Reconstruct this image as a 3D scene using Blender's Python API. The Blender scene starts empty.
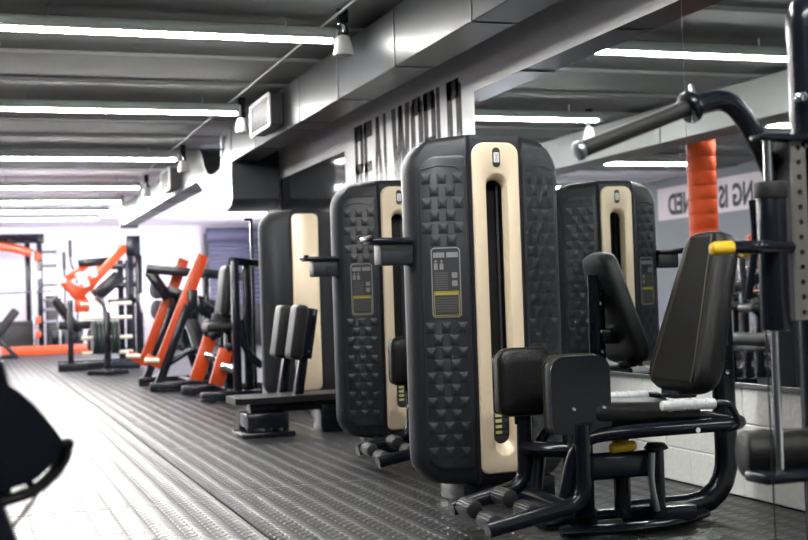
import bpy, bmesh, math, random
from mathutils import Vector, Matrix
random.seed(7)
V = Vector
sc = bpy.context.scene
col = sc.collection
PI = math.pi

# ------------------------------------------------------------------ camera
CAM_H, FPX, W, H = 0.88, 1237.0, 808, 540
yaw, pitch, roll = math.radians(19.25), math.radians(1.355), math.radians(1.846)
_R = V((math.cos(yaw), -math.sin(yaw), 0))
_F = V((math.sin(yaw)*math.cos(pitch), math.cos(yaw)*math.cos(pitch), math.sin(pitch)))
_U = _R.cross(_F)
c_, s_ = math.cos(roll), math.sin(roll)
RC, UC = _R*c_ - _U*s_, _R*s_ + _U*c_
cd = bpy.data.cameras.new('camera')
cam = bpy.data.objects.new('camera', cd); col.objects.link(cam)
cam.matrix_world = Matrix(((RC.x, UC.x, -_F.x, 0), (RC.y, UC.y, -_F.y, 0), (RC.z, UC.z, -_F.z, CAM_H), (0, 0, 0, 1)))
cd.sensor_width = 36; cd.lens = FPX/W*36; cd.clip_start = .05; cd.clip_end = 200
cd.dof.use_dof = True; cd.dof.focus_distance = 5.1; cd.dof.aperture_fstop = 3.4
sc.camera = cam

# ------------------------------------------------------------------ world, exposure
wd = bpy.data.worlds.new('world'); sc.world = wd; wd.use_nodes = True
wd.node_tree.nodes['Background'].inputs[0].default_value = (.75, .82, .95, 1)
wd.node_tree.nodes['Background'].inputs[1].default_value = .35
vs = sc.view_settings
vs.view_transform = 'Standard'; vs.look = 'None'; vs.gamma = 1; vs.use_curve_mapping = False
vs.exposure = 2.0
TUBE_E = 58.0        # fluorescent tube radiance
FILL_E = 7.0       # added glowing panes at the far end

def ray(x, y):
    d = _F + RC*((x-W/2)/FPX) - UC*((y-H/2)/FPX)
    return d
def PY(x, y, Y):                 # pixel -> point on the plane Y
    d = ray(x, y); t = Y/d.y
    return V((d.x*t, Y, CAM_H+d.z*t))
def PX(x, y, X):
    d = ray(x, y); t = X/d.x
    return V((X, d.y*t, CAM_H+d.z*t))
def PZ(x, y, Z=0):
    d = ray(x, y); t = (Z-CAM_H)/d.z
    return V((d.x*t, d.y*t, Z))

# ------------------------------------------------------------------ materials
MATS = {}
def mat(name, rgb, rough=.5, metal=0., bump=0., bscale=60., var=.06, spec=.5, coat=0., emit=None):
    m = bpy.data.materials.new(name); m.use_nodes = True
    nt = m.node_tree; b = nt.nodes['Principled BSDF']
    b.inputs['Metallic'].default_value = metal
    b.inputs['Specular IOR Level'].default_value = spec
    b.inputs['Coat Weight'].default_value = coat
    tc = nt.nodes.new('ShaderNodeTexCoord')
    nz = nt.nodes.new('ShaderNodeTexNoise'); nz.inputs['Scale'].default_value = bscale; nz.inputs['Detail'].default_value = 4
    nt.links.new(tc.outputs['Object'], nz.inputs['Vector'])
    mx = nt.nodes.new('ShaderNodeMix'); mx.data_type = 'RGBA'
    mx.inputs[6].default_value = (*[max(0, c*(1-var)) for c in rgb], 1)
    mx.inputs[7].default_value = (*[min(1, c*(1+var)) for c in rgb], 1)
    nt.links.new(nz.outputs['Fac'], mx.inputs[0]); nt.links.new(mx.outputs[2], b.inputs['Base Color'])
    mr = nt.nodes.new('ShaderNodeMapRange'); mr.inputs[3].default_value = max(0.02, rough-.02); mr.inputs[4].default_value = min(1, rough+.02)
    nt.links.new(nz.outputs['Fac'], mr.inputs[0]); nt.links.new(mr.outputs[0], b.inputs['Roughness'])
    if bump:
        bp = nt.nodes.new('ShaderNodeBump'); bp.inputs['Strength'].default_value = bump; bp.inputs['Distance'].default_value = .01
        nt.links.new(nz.outputs['Fac'], bp.inputs['Height']); nt.links.new(bp.outputs[0], b.inputs['Normal'])
    if emit:
        b.inputs['Emission Color'].default_value = (*emit[0], 1); b.inputs['Emission Strength'].default_value = emit[1]
    MATS[name] = m
    return m
mat('shell', (.0135, .0150, .0195), .42, spec=.35, bump=.25, bscale=260)
mat('quilt', (.0155, .0170, .0220), .36, spec=.45, bump=.2, bscale=260)
mat('frame', (.006, .008, .0135), .22, spec=.4, bscale=40, var=.02)
mat('leather', (.0055, .0055, .0062), .42, spec=.35, bump=.25, bscale=180)
mat('fabric', (.006, .006, .0062), .7, spec=.25, bump=.3, bscale=300)
mat('piping', (.032, .029, .012), .5)
mat('gold', (.80, .66, .48), .36, metal=.2, bscale=30, var=.03)
mat('goldin', (.76, .66, .52), .38, metal=.35, bscale=30, var=.03)
mat('black', (.004, .004, .005), .6)
mat('chrome', (.75, .77, .80), .14, metal=1.)
mat('steel', (.42, .44, .47), .32, metal=1., bscale=20)
mat('whitegrip', (.62, .64, .66), .45, bump=.4, bscale=120)
mat('cream', (.82, .77, .62), .4)
mat('yellow', (.85, .52, .02), .4)
mat('orange', (.52, .055, .006), .35, coat=.2)
mat('redpad', (.46, .05, .005), .5, spec=.2, bump=.15, bscale=25)
mat('rubber', (.010, .010, .011), .6)
mat('pegrubber', (.022, .022, .023), .4)
mat('stripgrey', (.16, .15, .14), .45, metal=.4)
mat('bumper', (.018, .03, .027), .45)
mat('plategrey', (.045, .045, .052), .4)
mat('label_dark', (.022, .023, .026), .4)
mat('label_grey', (.17, .17, .18), .5)
mat('label_text', (.06, .06, .065), .6)
mat('label_yellow', (.30, .25, .03), .5)
mat('label_lightyellow', (.55, .55, .25), .5)
mat('red', (.6, .02, .015), .4)
mat('white', (.84, .84, .84), .6, bump=.1, bscale=40)
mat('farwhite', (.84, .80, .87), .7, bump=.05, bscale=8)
mat('block', (.84, .84, .82), .7, bump=.5, bscale=35, var=.08)
mat('joint', (.74, .74, .73), .9)
mat('ceilpaint', (.20, .203, .206), .75, bump=.2, bscale=14, var=.06)
mat('ductmetal', (.030, .032, .036), .34, metal=0., spec=.12, bscale=3, var=.04)
mat('ductpaint', (.27, .275, .265), .6, bscale=6)
mat('grillegrey', (.03, .03, .032), .6)
mat('trimwhite', (.7, .7, .72), .4)
mat('lamphead', (.55, .55, .54), .4)
mat('housing', (.25, .28, .27), .4)
mat('shutter', (.13, .13, .22), .5, bscale=12)
mat('banner', (.46, .40, .41), .8, bscale=3, var=.12)
mat('ink', (.012, .012, .014), .7)
mat('paper', (.7, .66, .56), .7)
mat('tube_glow', (.9, .9, .9), .4, emit=((1., .985, .95), TUBE_E))
mat('fill_glow', (.8, .8, .8), .3, emit=((.93, .92, 1.), FILL_E))

# mirror glass
m = bpy.data.materials.new('mirror'); m.use_nodes = True; b = m.node_tree.nodes['Principled BSDF']
b.inputs['Base Color'].default_value = (.74, .78, .78, 1); b.inputs['Metallic'].default_value = 1; b.inputs['Roughness'].default_value = .012
MATS['mirror'] = m

# wall lettering: black paint turning mottled light grey towards its lower edge
m = bpy.data.materials.new('mottled_paint'); m.use_nodes = True; nt = m.node_tree; b = nt.nodes['Principled BSDF']
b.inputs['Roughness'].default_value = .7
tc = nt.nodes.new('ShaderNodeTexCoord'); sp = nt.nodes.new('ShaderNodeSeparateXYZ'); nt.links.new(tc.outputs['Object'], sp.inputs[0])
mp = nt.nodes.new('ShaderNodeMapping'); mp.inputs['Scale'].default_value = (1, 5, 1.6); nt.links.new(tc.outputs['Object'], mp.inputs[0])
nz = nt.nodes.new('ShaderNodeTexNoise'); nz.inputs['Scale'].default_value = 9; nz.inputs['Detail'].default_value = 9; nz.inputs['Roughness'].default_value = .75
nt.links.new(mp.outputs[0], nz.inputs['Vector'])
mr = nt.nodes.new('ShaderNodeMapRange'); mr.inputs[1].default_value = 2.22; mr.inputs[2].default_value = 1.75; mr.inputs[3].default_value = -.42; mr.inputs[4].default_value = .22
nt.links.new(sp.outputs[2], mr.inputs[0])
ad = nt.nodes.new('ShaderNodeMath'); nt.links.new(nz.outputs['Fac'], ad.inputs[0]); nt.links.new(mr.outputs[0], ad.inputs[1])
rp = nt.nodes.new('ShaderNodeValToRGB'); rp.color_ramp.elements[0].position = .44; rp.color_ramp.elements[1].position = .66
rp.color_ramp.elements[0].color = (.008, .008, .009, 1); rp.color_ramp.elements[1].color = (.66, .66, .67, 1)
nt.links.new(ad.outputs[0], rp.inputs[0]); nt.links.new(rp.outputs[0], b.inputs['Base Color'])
MATS['mottled_paint'] = m

# ribbed rubber gym mat
m = bpy.data.materials.new('gym_mat'); m.use_nodes = True; nt = m.node_tree; b = nt.nodes['Principled BSDF']
def N(t, **k):
    n = nt.nodes.new(t)
    for a, v in k.items(): setattr(n, a, v)
    return n
def M(op, a, bb=None):
    n = N('ShaderNodeMath', operation=op)
    for i, q in enumerate((a, bb)):
        if q is None: continue
        if isinstance(q, (int, float)): n.inputs[i].default_value = q
        else: nt.links.new(q, n.inputs[i])
    return n.outputs[0]
ge = N('ShaderNodeNewGeometry'); sp = N('ShaderNodeSeparateXYZ'); nt.links.new(ge.outputs['Position'], sp.inputs[0])
x, y = sp.outputs[0], sp.outputs[1]
PER = .10
sx = M('SINE', M('MULTIPLY', x, 2*PI/PER))                 # alternating lug columns
sgn = M('SIGN', sx)
ly = M('ADD', y, M('MULTIPLY', M('MULTIPLY', x, sgn), .7))
lug = M('SINE', M('MULTIPLY', ly, 2*PI/.062))
lugm = M('MAXIMUM', M('SUBTRACT', M('MULTIPLY', lug, 1.5), .2), 0)
hgt = M('MULTIPLY', M('MINIMUM', lugm, 1.), M('MINIMUM', M('MULTIPLY', M('ABSOLUTE', sx), 2.), 1.))
hgt = M('ADD', hgt, M('MULTIPLY', sx, .5))
nz = N('ShaderNodeTexNoise'); nz.inputs['Scale'].default_value = 1.7; nz.inputs['Detail'].default_value = 5; nt.links.new(ge.outputs['Position'], nz.inputs['Vector'])
bp = N('ShaderNodeBump'); bp.inputs['Strength'].default_value = .6; bp.inputs['Distance'].default_value = .0065
nt.links.new(hgt, bp.inputs['Height']); nt.links.new(bp.outputs[0], b.inputs['Normal'])
mr = N('ShaderNodeMapRange'); mr.inputs[3].default_value = .30; mr.inputs[4].default_value = .42; nt.links.new(nz.outputs['Fac'], mr.inputs[0]); nt.links.new(M('ADD', mr.outputs[0], M('MULTIPLY', sgn, .035)), b.inputs['Roughness'])
mx = N('ShaderNodeMix', data_type='RGBA'); mx.inputs[6].default_value = (.018, .0185, .020, 1); mx.inputs[7].default_value = (.034, .035, .037, 1)
nt.links.new(nz.outputs['Fac'], mx.inputs[0]); nt.links.new(mx.outputs[2], b.inputs['Base Color'])
b.inputs['Specular IOR Level'].default_value = .34
MATS['gym_mat'] = m

# ------------------------------------------------------------------ mesh helpers
def BM(): return bmesh.new()
def obj(name, bm, m, parent=None, smooth=38, off=None):
    me = bpy.data.meshes.new(name)
    bmesh.ops.recalc_face_normals(bm, faces=bm.faces)
    if off is not None: bmesh.ops.translate(bm, vec=-V(off), verts=bm.verts)
    bm.to_mesh(me); bm.free()
    if smooth:
        for p in me.polygons: p.use_smooth = True
        me.set_sharp_from_angle(angle=math.radians(smooth))
    me.materials.append(MATS[m])
    o = bpy.data.objects.new(name, me); col.objects.link(o)
    if parent: o.parent = parent
    return o
def tag(o, label, cat, group=None):
    o['label'] = label; o['category'] = cat
    if group: o['group'] = group
    return o
def struct(o, label=None):
    o['kind'] = 'structure'
    if label: o['label'] = label
    return o
def thing(name, loc, label, cat, group=None, rz=0):
    o = bpy.data.objects.new(name, None); col.objects.link(o)
    o.location = loc; o.rotation_euler = (0, 0, rz); o.empty_display_size = .1
    return tag(o, label, cat, group)
def copy_tree(o, parent=None):
    c = o.copy(); col.objects.link(c); c.parent = parent
    for ch in list(o.children): copy_tree(ch, c)
    return c
def merge(bm, t):
    me = bpy.data.meshes.new('tmp'); t.to_mesh(me); t.free(); bm.from_mesh(me); bpy.data.meshes.remove(me)
    return bm
def box(bm, c, s, bev=0, seg=2, rot=None):
    t = bmesh.new(); bmesh.ops.create_cube(t, size=1); bmesh.ops.scale(t, vec=V(s), verts=t.verts)
    if bev: bmesh.ops.bevel(t, geom=t.edges[:], offset=bev, segments=seg, affect='EDGES', profile=.5)
    mtx = Matrix.Translation(V(c)) @ (rot.to_4x4() if rot else Matrix.Identity(4))
    bmesh.ops.transform(t, matrix=mtx, verts=t.verts)
    return merge(bm, t)
def bx(bm, x0, x1, y0, y1, z0, z1, bev=0, seg=2):
    return box(bm, ((x0+x1)/2, (y0+y1)/2, (z0+z1)/2), (abs(x1-x0), abs(y1-y0), abs(z1-z0)), bev, seg)
def frame_of(d, up=V((0, 0, 1))):
    d = d.normalized()
    if abs(d.dot(up)) > .98: up = V((0, 1, 0))
    s = d.cross(up).normalized(); u = s.cross(d)
    return d, s, u
def beam(bm, a, b, w, h, bev=.006, up=V((0, 0, 1)), seg=2):      # w across, h along up
    a, b = V(a), V(b); d, s, u = frame_of(b-a, up)
    rot = Matrix((s, d, u)).transposed()
    return box(bm, (a+b)/2, (w, (b-a).length, h), bev, seg, rot)
def cyl(bm, a, b, r, r2=None, n=16, bev=0):
    a, b = V(a), V(b); r2 = r if r2 is None else r2
    d, s, u = frame_of(b-a); L = (b-a).length
    prof = [(0, r), (L, r2)] if not bev else [(0, r-bev), (bev*.3, r-bev*.3), (bev, r), (L-bev, r2), (L-bev*.3, r2-bev*.3), (L, r2-bev)]
    return loft(bm, [[a+d*t+(s*math.cos(2*PI*k/n)+u*math.sin(2*PI*k/n))*q for k in range(n)] for t, q in prof])
def loft(bm, rings, cap=True, closed=False):
    R = [[bm.verts.new(p) for p in r] for r in rings]; n = len(R[0])
    for i in range(len(R)-(0 if closed else 1)):
        A, B = R[i], R[(i+1) % len(R)]
        for k in range(n): bm.faces.new((A[k], A[(k+1) % n], B[(k+1) % n], B[k]))
    if cap and not closed:
        bm.faces.new(R[0][::-1]); bm.faces.new(R[-1])
    return bm
def fillet(pts, rad, seg=6):
    pts = [V(p) for p in pts]; out = [pts[0]]
    for i in range(1, len(pts)-1):
        p, a, b = pts[i], pts[i-1], pts[i+1]
        da, db = (a-p), (b-p); r = min(rad, da.length*.49, db.length*.49)
        A, B = p+da.normalized()*r, p+db.normalized()*r
        for k in range(seg+1):
            t = k/seg; out.append(A*(1-t)**2+p*2*t*(1-t)+B*t*t)
    out.append(pts[-1]); return out
def tube(bm, pts, r, n=12, r2=None, up=None, rad=0):       # r along side, r2 along 'up' of the sweep
    pts = fillet(pts, rad) if rad else [V(p) for p in pts]
    r2 = r if r2 is None else r2
    rings = []; ref = up or V((0, 1, 0))
    d0 = (pts[1]-pts[0]).normalized()
    if abs(d0.dot(ref)) > .95: ref = V((1, 0, 0)) if not up else ref
    if abs(d0.dot(ref)) > .95: ref = V((0, 0, 1))
    u = (ref-d0*ref.dot(d0)).normalized()
    for i, p in enumerate(pts):
        d = ((pts[i+1] if i+1 < len(pts) else p)-(pts[i-1] if i else p)).normalized()
        u = (u-d*u.dot(d)).normalized(); s = d.cross(u)
        rings.append([p+s*math.cos(2*PI*k/n)*r+u*math.sin(2*PI*k/n)*r2 for k in range(n)])
    return loft(bm, rings)
def prism(bm, poly, f0, f1):      # poly of (a, b); f0/f1 map (a, b) to the two faces
    A = [bm.verts.new(f0(a, b)) for a, b in poly]; B = [bm.verts.new(f1(a, b)) for a, b in poly]
    n = len(poly); bm.faces.new(A[::-1]); bm.faces.new(B)
    for k in range(n): bm.faces.new((A[k], A[(k+1) % n], B[(k+1) % n], B[k]))
    return bm
def rrect(w, h, r, n=6, cx=0, cy=0):                 # rounded rectangle (half sizes), counter-clockwise
    rs = r if isinstance(r, (list, tuple)) else [r]*4   # tr, tl, bl, br
    out = []
    for (sx_, sy_, a0), q in zip(((1, 1, 0), (-1, 1, 90), (-1, -1, 180), (1, -1, 270)), rs):
        for k in range(n+1):
            a = math.radians(a0+90*k/n)
            out.append((cx+sx_*(w-q)+q*math.cos(a), cy+sy_*(h-q)+q*math.sin(a)))
    return out
def disc(bm, c, axis, r, th, bev=.004, n=28):
    c, axis = V(c), V(axis).normalized()
    return cyl(bm, c-axis*th/2, c+axis*th/2, r, n=n, bev=bev)
def text_obj(name, s, m, parent, width, height, mtx, off=.0, th=.002):
    cu = bpy.data.curves.new('txt', 'FONT'); cu.body = s; cu.align_x = 'CENTER'; cu.offset = off; cu.extrude = .001; cu.resolution_u = 3
    t = bpy.data.objects.new('txt', cu); col.objects.link(t)
    dg = bpy.context.evaluated_depsgraph_get(); dg.update()
    me = bpy.data.meshes.new_from_object(t.evaluated_get(dg)); me.name = name
    bpy.data.objects.remove(t); bpy.data.curves.remove(cu)
    xs = [v.co.x for v in me.vertices]; ys = [v.co.y for v in me.vertices]
    for v in me.vertices:
        v.co = mtx @ V((((v.co.x-min(xs))/(max(xs)-min(xs))-.5)*width, ((v.co.y-min(ys))/(max(ys)-min(ys))-.5)*height, v.co.z/.001*th))
    me.materials.clear(); me.materials.append(MATS[m])
    o = bpy.data.objects.new(name, me); col.objects.link(o); o.parent = parent
    return o

# ------------------------------------------------------------------ setting
XW, XL, YB, YF, ZC = 3.044, -4.8, -2.0, 28.6, 2.755
YE, XE = 13.2, 6.6                                    # beyond YE the hall widens to XE
bm = BM(); bx(bm, XL-.2, XE+.2, YB-.2, YF+.2, -.2, -.012)
floor = struct(obj('floor', bm, 'joint', smooth=0), 'floor covered with dark ribbed rubber mats')
MATS['joint_dark'] = mat('joint_dark', (.012, .012, .013), .8)
floor.data.materials[0] = MATS['joint_dark']
MW, ML = 1.22, 1.92
mm = {}
def mat_mesh(w, l):
    k = (round(w, 2), round(l, 2))
    if k not in mm:
        bm = BM(); bx(bm, -w/2, w/2, -l/2, l/2, -.012, 0)
        me = bpy.data.meshes.new('floor_mat'); bm.to_mesh(me); bm.free(); me.materials.append(MATS['gym_mat']); mm[k] = me
    return mm[k]
ci = 0; xx = 1.03-5*MW
while xx < XE:
    x0, x1 = max(xx, XL), min(xx+MW, XE)
    yy = 5.83-5*ML+(0 if ci % 2 == 1 else -.23)
    while yy < YF:
        y0, y1 = max(yy, YB), min(yy+ML, YF)
        xe = x1
        if y1 <= YE: xe = min(x1, XW)
        if xe-x0 > .1 and y1-y0 > .1:
            o = bpy.data.objects.new('floor_mat', mat_mesh(xe-x0-.010, y1-y0-.010)); col.objects.link(o)
            o.location = ((x0+xe)/2, (y0+y1)/2, 0); o.parent = floor
        yy += ML
    xx += MW; ci += 1

bm = BM(); bx(bm, XL-.2, XE+.2, YB-.2, YF+.2, ZC, ZC+.2)
ceiling = struct(obj('ceiling', bm, 'ceilpaint', smooth=0), 'grey painted ceiling with shallow cross ribs')
ym = YB+.5; k = 0
bm = BM(); bx(bm, XL, XE, -.24, .24, ZC-.028, ZC+.02, .010, 1)
rib = obj('ceiling_rib', bm, 'ceilpaint', ceiling)
rib.location.y = 5.02
glare_rib = rib.data.copy(); glare_rib.materials[0] = MATS['farwhite']
bm = BM(); bx(bm, XL, XE, 17.15, YF, ZC-.012, ZC+.02); obj('ceiling_glare_field', bm, 'farwhite', ceiling, 0)  # far ceiling and ribs coloured white to stand in for strong light there
for k in range(-5, 20):
    yk = 5.02+k*1.1
    if k == 0 or not YB < yk < YF: continue
    r = rib.copy(); col.objects.link(r); r.parent = ceiling; r.location.y = yk
    if yk > 17: r.data = glare_rib

bm = BM(); bx(bm, XW, XW+.2, YB, YE, .465, ZC)
wall_right = struct(obj('wall_right', bm, 'white', smooth=0), 'white wall with mirror, black lettering and painted block base')
bm = BM(); bx(bm, XW+.012, XW+.2, YB, YE, 0, .465); obj('block_backing', bm, 'joint', wall_right, 0)
BL, BH = .41, .155
bm = BM(); bx(bm, 0, .03, 0, BL-.004, 0, BH-.003, .004, 1)
blk = None; yb = 2.2
for row in range(3):
    yb = 2.0+(.2 if row % 2 else 0)
    while yb < 12.6:
        if blk is None: blk = o = obj('wall_block', bm, 'block', wall_right, 30)
        else: o = blk.copy(); col.objects.link(o); o.parent = wall_right
        o.location = (XW+random.uniform(-.002, .0015), yb+.004, row*BH+.003); yb += BL
bm = BM(); bx(bm, XW+.002, XW+.012, YB, 2.2, 0, .465); obj('wall_base', bm, 'white', wall_right, 0)
bm = BM(); bx(bm, XW+.2, XE+.2, YE-.2, YE, 0, ZC); struct(obj('wall_return', bm, 'farwhite', smooth=0))
bm = BM(); bx(bm, XE, XE+.2, YE, YF, 0, ZC); struct(obj('wall_right_far', bm, 'farwhite', smooth=0))
bm = BM(); bx(bm, XL-.2, XE+.2, YF, YF+.2, 0, ZC); wall_far = struct(obj('wall_far', bm, 'farwhite', smooth=0))
bm = BM(); bx(bm, XL-.2, XL, YB, YF, 0, ZC); mat('darkglass', (.035, .037, .042), .06, metal=.6, var=.02)
mat('leftgrey', (.13, .135, .15), .7); wall_left = struct(obj('wall_left', bm, 'leftgrey', smooth=0))
bm = BM(); bx(bm, XL, XW+.2, YB-.2, YB, 0, ZC); struct(obj('wall_back', bm, 'leftgrey', smooth=0))

# unseen glowing panes added to brighten the far end, in side and left walls
def window(n, X, y0, y1, z0, z1, nx):
    bm = BM(); bx(bm, X-.012, X+.012, y0, y1, z0, z1)
    w = struct(obj('window_%d' % n, bm, 'fill_glow', smooth=0), 'added tall glowing panel that brightens the far end')
    bm = BM()
    for a in (y0, (y0+y1)/2, y1): bx(bm, X-.04, X+.04, a-.03, a+.03, z0-.03, z1+.03, .005, 1)
    for a in (z0, z1): bx(bm, X-.04, X+.04, y0, y1, a-.03, a+.03, .005, 1)
    obj('window_frame', bm, 'trimwhite', w)
window(1, XE-.03, 14.5, 17.5, .8, 2.4, -1)
window(2, XE-.03, 18.5, 21.5, .8, 2.4, -1)
window(3, XE-.03, 22.5, 25.5, .8, 2.4, -1)
window(4, XL+.03, 22.5, 25.8, .8, 2.4, 1)

# painted REALWORLD lettering on the right wall
def letter_quads(ch):
    s, t = .36, .11
    L = [(0, 0), (s, 0), (s, 1), (0, 1)]; Rr = [(1-s, 0), (1, 0), (1, 1), (1-s, 1)]
    def hb(z, x0=0, x1=1):
        if z > .8: z -= .06; return [(x0, z), (x1, z), (x1, 1), (x0, 1)]
        return [(x0, z), (x1, z), (x1, z+t), (x0, z+t)]
    if ch == 'R': return [L, hb(1-t, 0, .93), hb(.47, 0, .93), [(1-s, .5), (1, .54), (1, .95), (1-s, 1)], [(.42, .5), (.74, .5), (1, 0), (.7, 0)]]
    if ch == 'E': return [L, hb(1-t), hb(.46, 0, .85), hb(0)]
    if ch == 'L': return [L, hb(0)]
    if ch == 'O': return [[(0, .06), (s, 0), (s, 1), (0, .94)], [(1-s, 0), (1, .06), (1, .94), (1-s, 1)], hb(1-t, .15, .85), hb(0, .15, .85)]
    if ch == 'D': return [L, [(1-s, 0), (1, .06), (1, .94), (1-s, 1)], hb(1-t, 0, .85), hb(0, 0, .85)]
    if ch == 'A': return [[(0, 0), (.27, 0), (.62, 1), (.36, 1)], [(.73, 0), (1, 0), (.64, 1), (.38, 1)], hb(.22, .2, .8)]
    if ch == 'W': return [[(0, 1), (.24, 1), (.36, 0), (.17, 0)], [(.2, 0), (.36, 0), (.6, 1), (.4, 1)], [(.4, 1), (.6, 1), (.8, 0), (.64, 0)], [(.76, 1), (1, 1), (.83, 0), (.64, 0)]]
# measured left edges / widths along Y (R at the far end, D nearest)
spans = [(9.86, 9.62), (9.52, 9.30), (9.20, 8.90), (8.84, 8.66), (8.62, 8.24), (8.20, 7.98), (7.95, 7.76), (7.73, 7.58), (7.54, 7.38)]
spans = []; yy = 9.86
for wch in (.24, .22, .25, .18, .42, .255, .24, .18, .26): spans.append((yy, yy-wch)); yy -= wch+.018
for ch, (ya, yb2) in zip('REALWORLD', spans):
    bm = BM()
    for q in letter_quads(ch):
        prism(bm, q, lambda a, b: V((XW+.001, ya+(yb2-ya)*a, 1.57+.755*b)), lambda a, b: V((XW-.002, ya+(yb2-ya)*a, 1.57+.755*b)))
    obj('painted_letter', bm, 'mottled_paint', wall_right, 0)

# ------------------------------------------------------------------ mirrors
def mirror(label, panes, z0, z1, nm='wall_mirror', mt='mirror'):
    t = thing(nm, (XW-.003, panes[0][0], z0), label, 'mirror')
    for y0, y1 in panes:
        bm = BM(); bx(bm, -.004, .002, y0-panes[0][0]+.002, y1-panes[0][0]-.002, 0, z1-z0)
        obj('mirror_pane' if mt == 'mirror' else 'glass_pane', bm, mt, t, 0)
    bm = BM(); bx(bm, -.012, .002, 0, panes[-1][1]-panes[0][0], -.014, .004, .002, 1); obj('bottom_rail', bm, 'steel', t)
    return t
mirror('long frameless wall mirror above the white block base', [(.95, 2.87), (2.87, 4.80), (4.80, 7.24)], .48, 2.188)
mirror('dark glossy glass panel past the black wall lettering', [(10.16, 12.5)], .55, 2.165, 'glass_panel', 'darkglass')['category'] = 'panel'

# ------------------------------------------------------------------ ducts
dx0, dx1, dz0, dz1 = 2.496, 2.757, 2.32, 2.685
t = thing('air_duct', (2.62, 12, 2.32), 'grey metal ventilation duct along the mirror wall with a sagging bend', 'duct')
off = t.location
bm = BM(); bx(bm, dx0, dx1, YB+.1, 12.3, dz0, dz1, .006, 1); obj('duct_run', bm, 'ductmetal', t, off=off)
prof = [(12.3, 2.32), (12.3, 1.95), (12.36, 1.90), (12.55, 1.86), (12.9, 1.86), (13.3, 1.93), (13.7, 2.06), (14.0, 2.2), (14.25, 2.30), (14.35, 2.31), (14.35, 2.685), (14.15, 2.685),
        (14.0, 2.62), (13.85, 2.46), (13.65, 2.34), (13.3, 2.30), (12.95, 2.32), (12.72, 2.42), (12.58, 2.58), (12.45, 2.67), (12.3, 2.685)]
bm = BM(); prism(bm, prof, lambda a, b: V((dx0-.004, a, b)), lambda a, b: V((2.98, a, b))); obj('duct_bend', bm, 'ductmetal', t, 30, off=off)
bm = BM(); bx(bm, dx0, dx1, 14.35, 22.0, dz0, dz1, .006, 1); obj('duct_run', bm, 'ductmetal', t, off=off)
bm = BM(); bx(bm, dx0-.02, dx1+.02, 22.0, 22.25, dz0-.03, dz1, .01, 1); obj('end_cap', bm, 'plategrey', t, off=off)
for yk in [2.2, 3.45, 4.7, 5.95, 7.19, 8.45, 9.55, 10.0, 11.2, 15.6, 17.0, 18.4, 19.8, 21.1]:
    bm = BM(); bx(bm, dx0-.006, dx1+.006, yk-.008, yk+.008, dz0-.006, dz1, .002, 1); obj('duct_flange', bm, 'plategrey', t, off=off)
bm = BM(); cyl(bm, (2.6, 13.35, 2.3), (2.6, 13.35, ZC), .012, n=8); obj('hanger_rod', bm, 'steel', t, off=off)
def grille(yc, lab):
    w, h = .36, .13
    g = thing('vent_box', (dx0, yc, 2.50), lab, 'vent')
    bm = BM(); bx(bm, -.12, -.006, -w, w, -h, h, .006, 1); obj('box', bm, 'rubber', g)
    bm = BM()
    for z in (-1, 1): bx(bm, -.135, -.12, -w, w, z*h-.016, z*h+.016, .003, 1)
    for y_ in (-1, 1): bx(bm, -.135, -.12, y_*w-.03, y_*w+.03, -h, h, .003, 1)
    obj('rim', bm, 'trimwhite', g)
    for k in range(7):
        bm = BM(); box(bm, (-.126, 0, -.09+.03*k), (.014, 2*w-.06, .006), rot=Matrix.Rotation(-.6, 3, 'Y')); obj('slat', bm, 'grillegrey', g, 0)
    return g
grille(10.42, 'white rimmed vent box on the duct before its sagging bend')
grille(15.98, 'white rimmed vent box on the duct beyond its sagging bend')
t = thing('air_duct', (-.5, 10, 2.32), 'pale boxed duct across the hall from the mirror wall', 'duct'); off = t.location
for a, b_ in ((YB+.2, 5.9), (5.92, 10.6), (10.62, 15.9), (15.92, 23)):
    bm = BM(); bx(bm, -.72, -.34, a, b_, 2.33, 2.684, .006, 1); obj('duct_run', bm, 'ductpaint', t, off=off)
bm = BM(); tube(bm, [(2.23, YB+.2, 2.706), (2.235, 25, 2.706)], .010, n=8)
tag(obj('cable_conduit', bm, 'ductpaint'), 'thin pale conduit along the ceiling beside the metal duct', 'conduit')

# ------------------------------------------------------------------ lights
def tube_light(x0, x1, Y, label, group):
    t = thing('tube_light', ((x0+x1)/2, Y, 2.60), label, 'light', group); L = (x1-x0)/2
    bm = BM(); bx(bm, -L, L, -.068, .068, .028, .075, .006, 2)
    for s in (-1, 1): bx(bm, -L, L, s*.060-.006, s*.060+.006, .004, .032, .002, 1)
    obj('housing', bm, 'housing', t)
    bm = BM(); tube(bm, [(-L+.02, 0, .004), (L-.02, 0, .004)], .021, n=10, r2=.021); obj('glow_tube', bm, 'tube_glow', t)
    for s in (-1, 1):
        bm = BM(); bx(bm, s*L-.02, s*L+.02, -.042, .042, -.02, .07, .006, 1); obj('end_cap', bm, 'trimwhite', t)
    for s in (-1, 1):
        bm = BM(); cyl(bm, (s*L*.7, 0, .07), (s*L*.7, 0, .15), .008, n=8); obj('hanger', bm, 'steel', t)
    return t
LB = 'long bright fluorescent tube light under the grey ceiling beside the metal duct'
LY = [1.3, 4.15, 7.82, 10.95, 14.5, 17.9, 20.3, 22.3, 24.2]
for Y in LY: tube_light(.15, 2.29, Y, LB, 'tube lights in the aisle by the duct')
for Y in LY[2:7]: tube_light(-3.4, -1.1, Y+.1, 'long fluorescent tube light over the floor past the pale boxed duct', 'tube lights past the pale duct')
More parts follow.
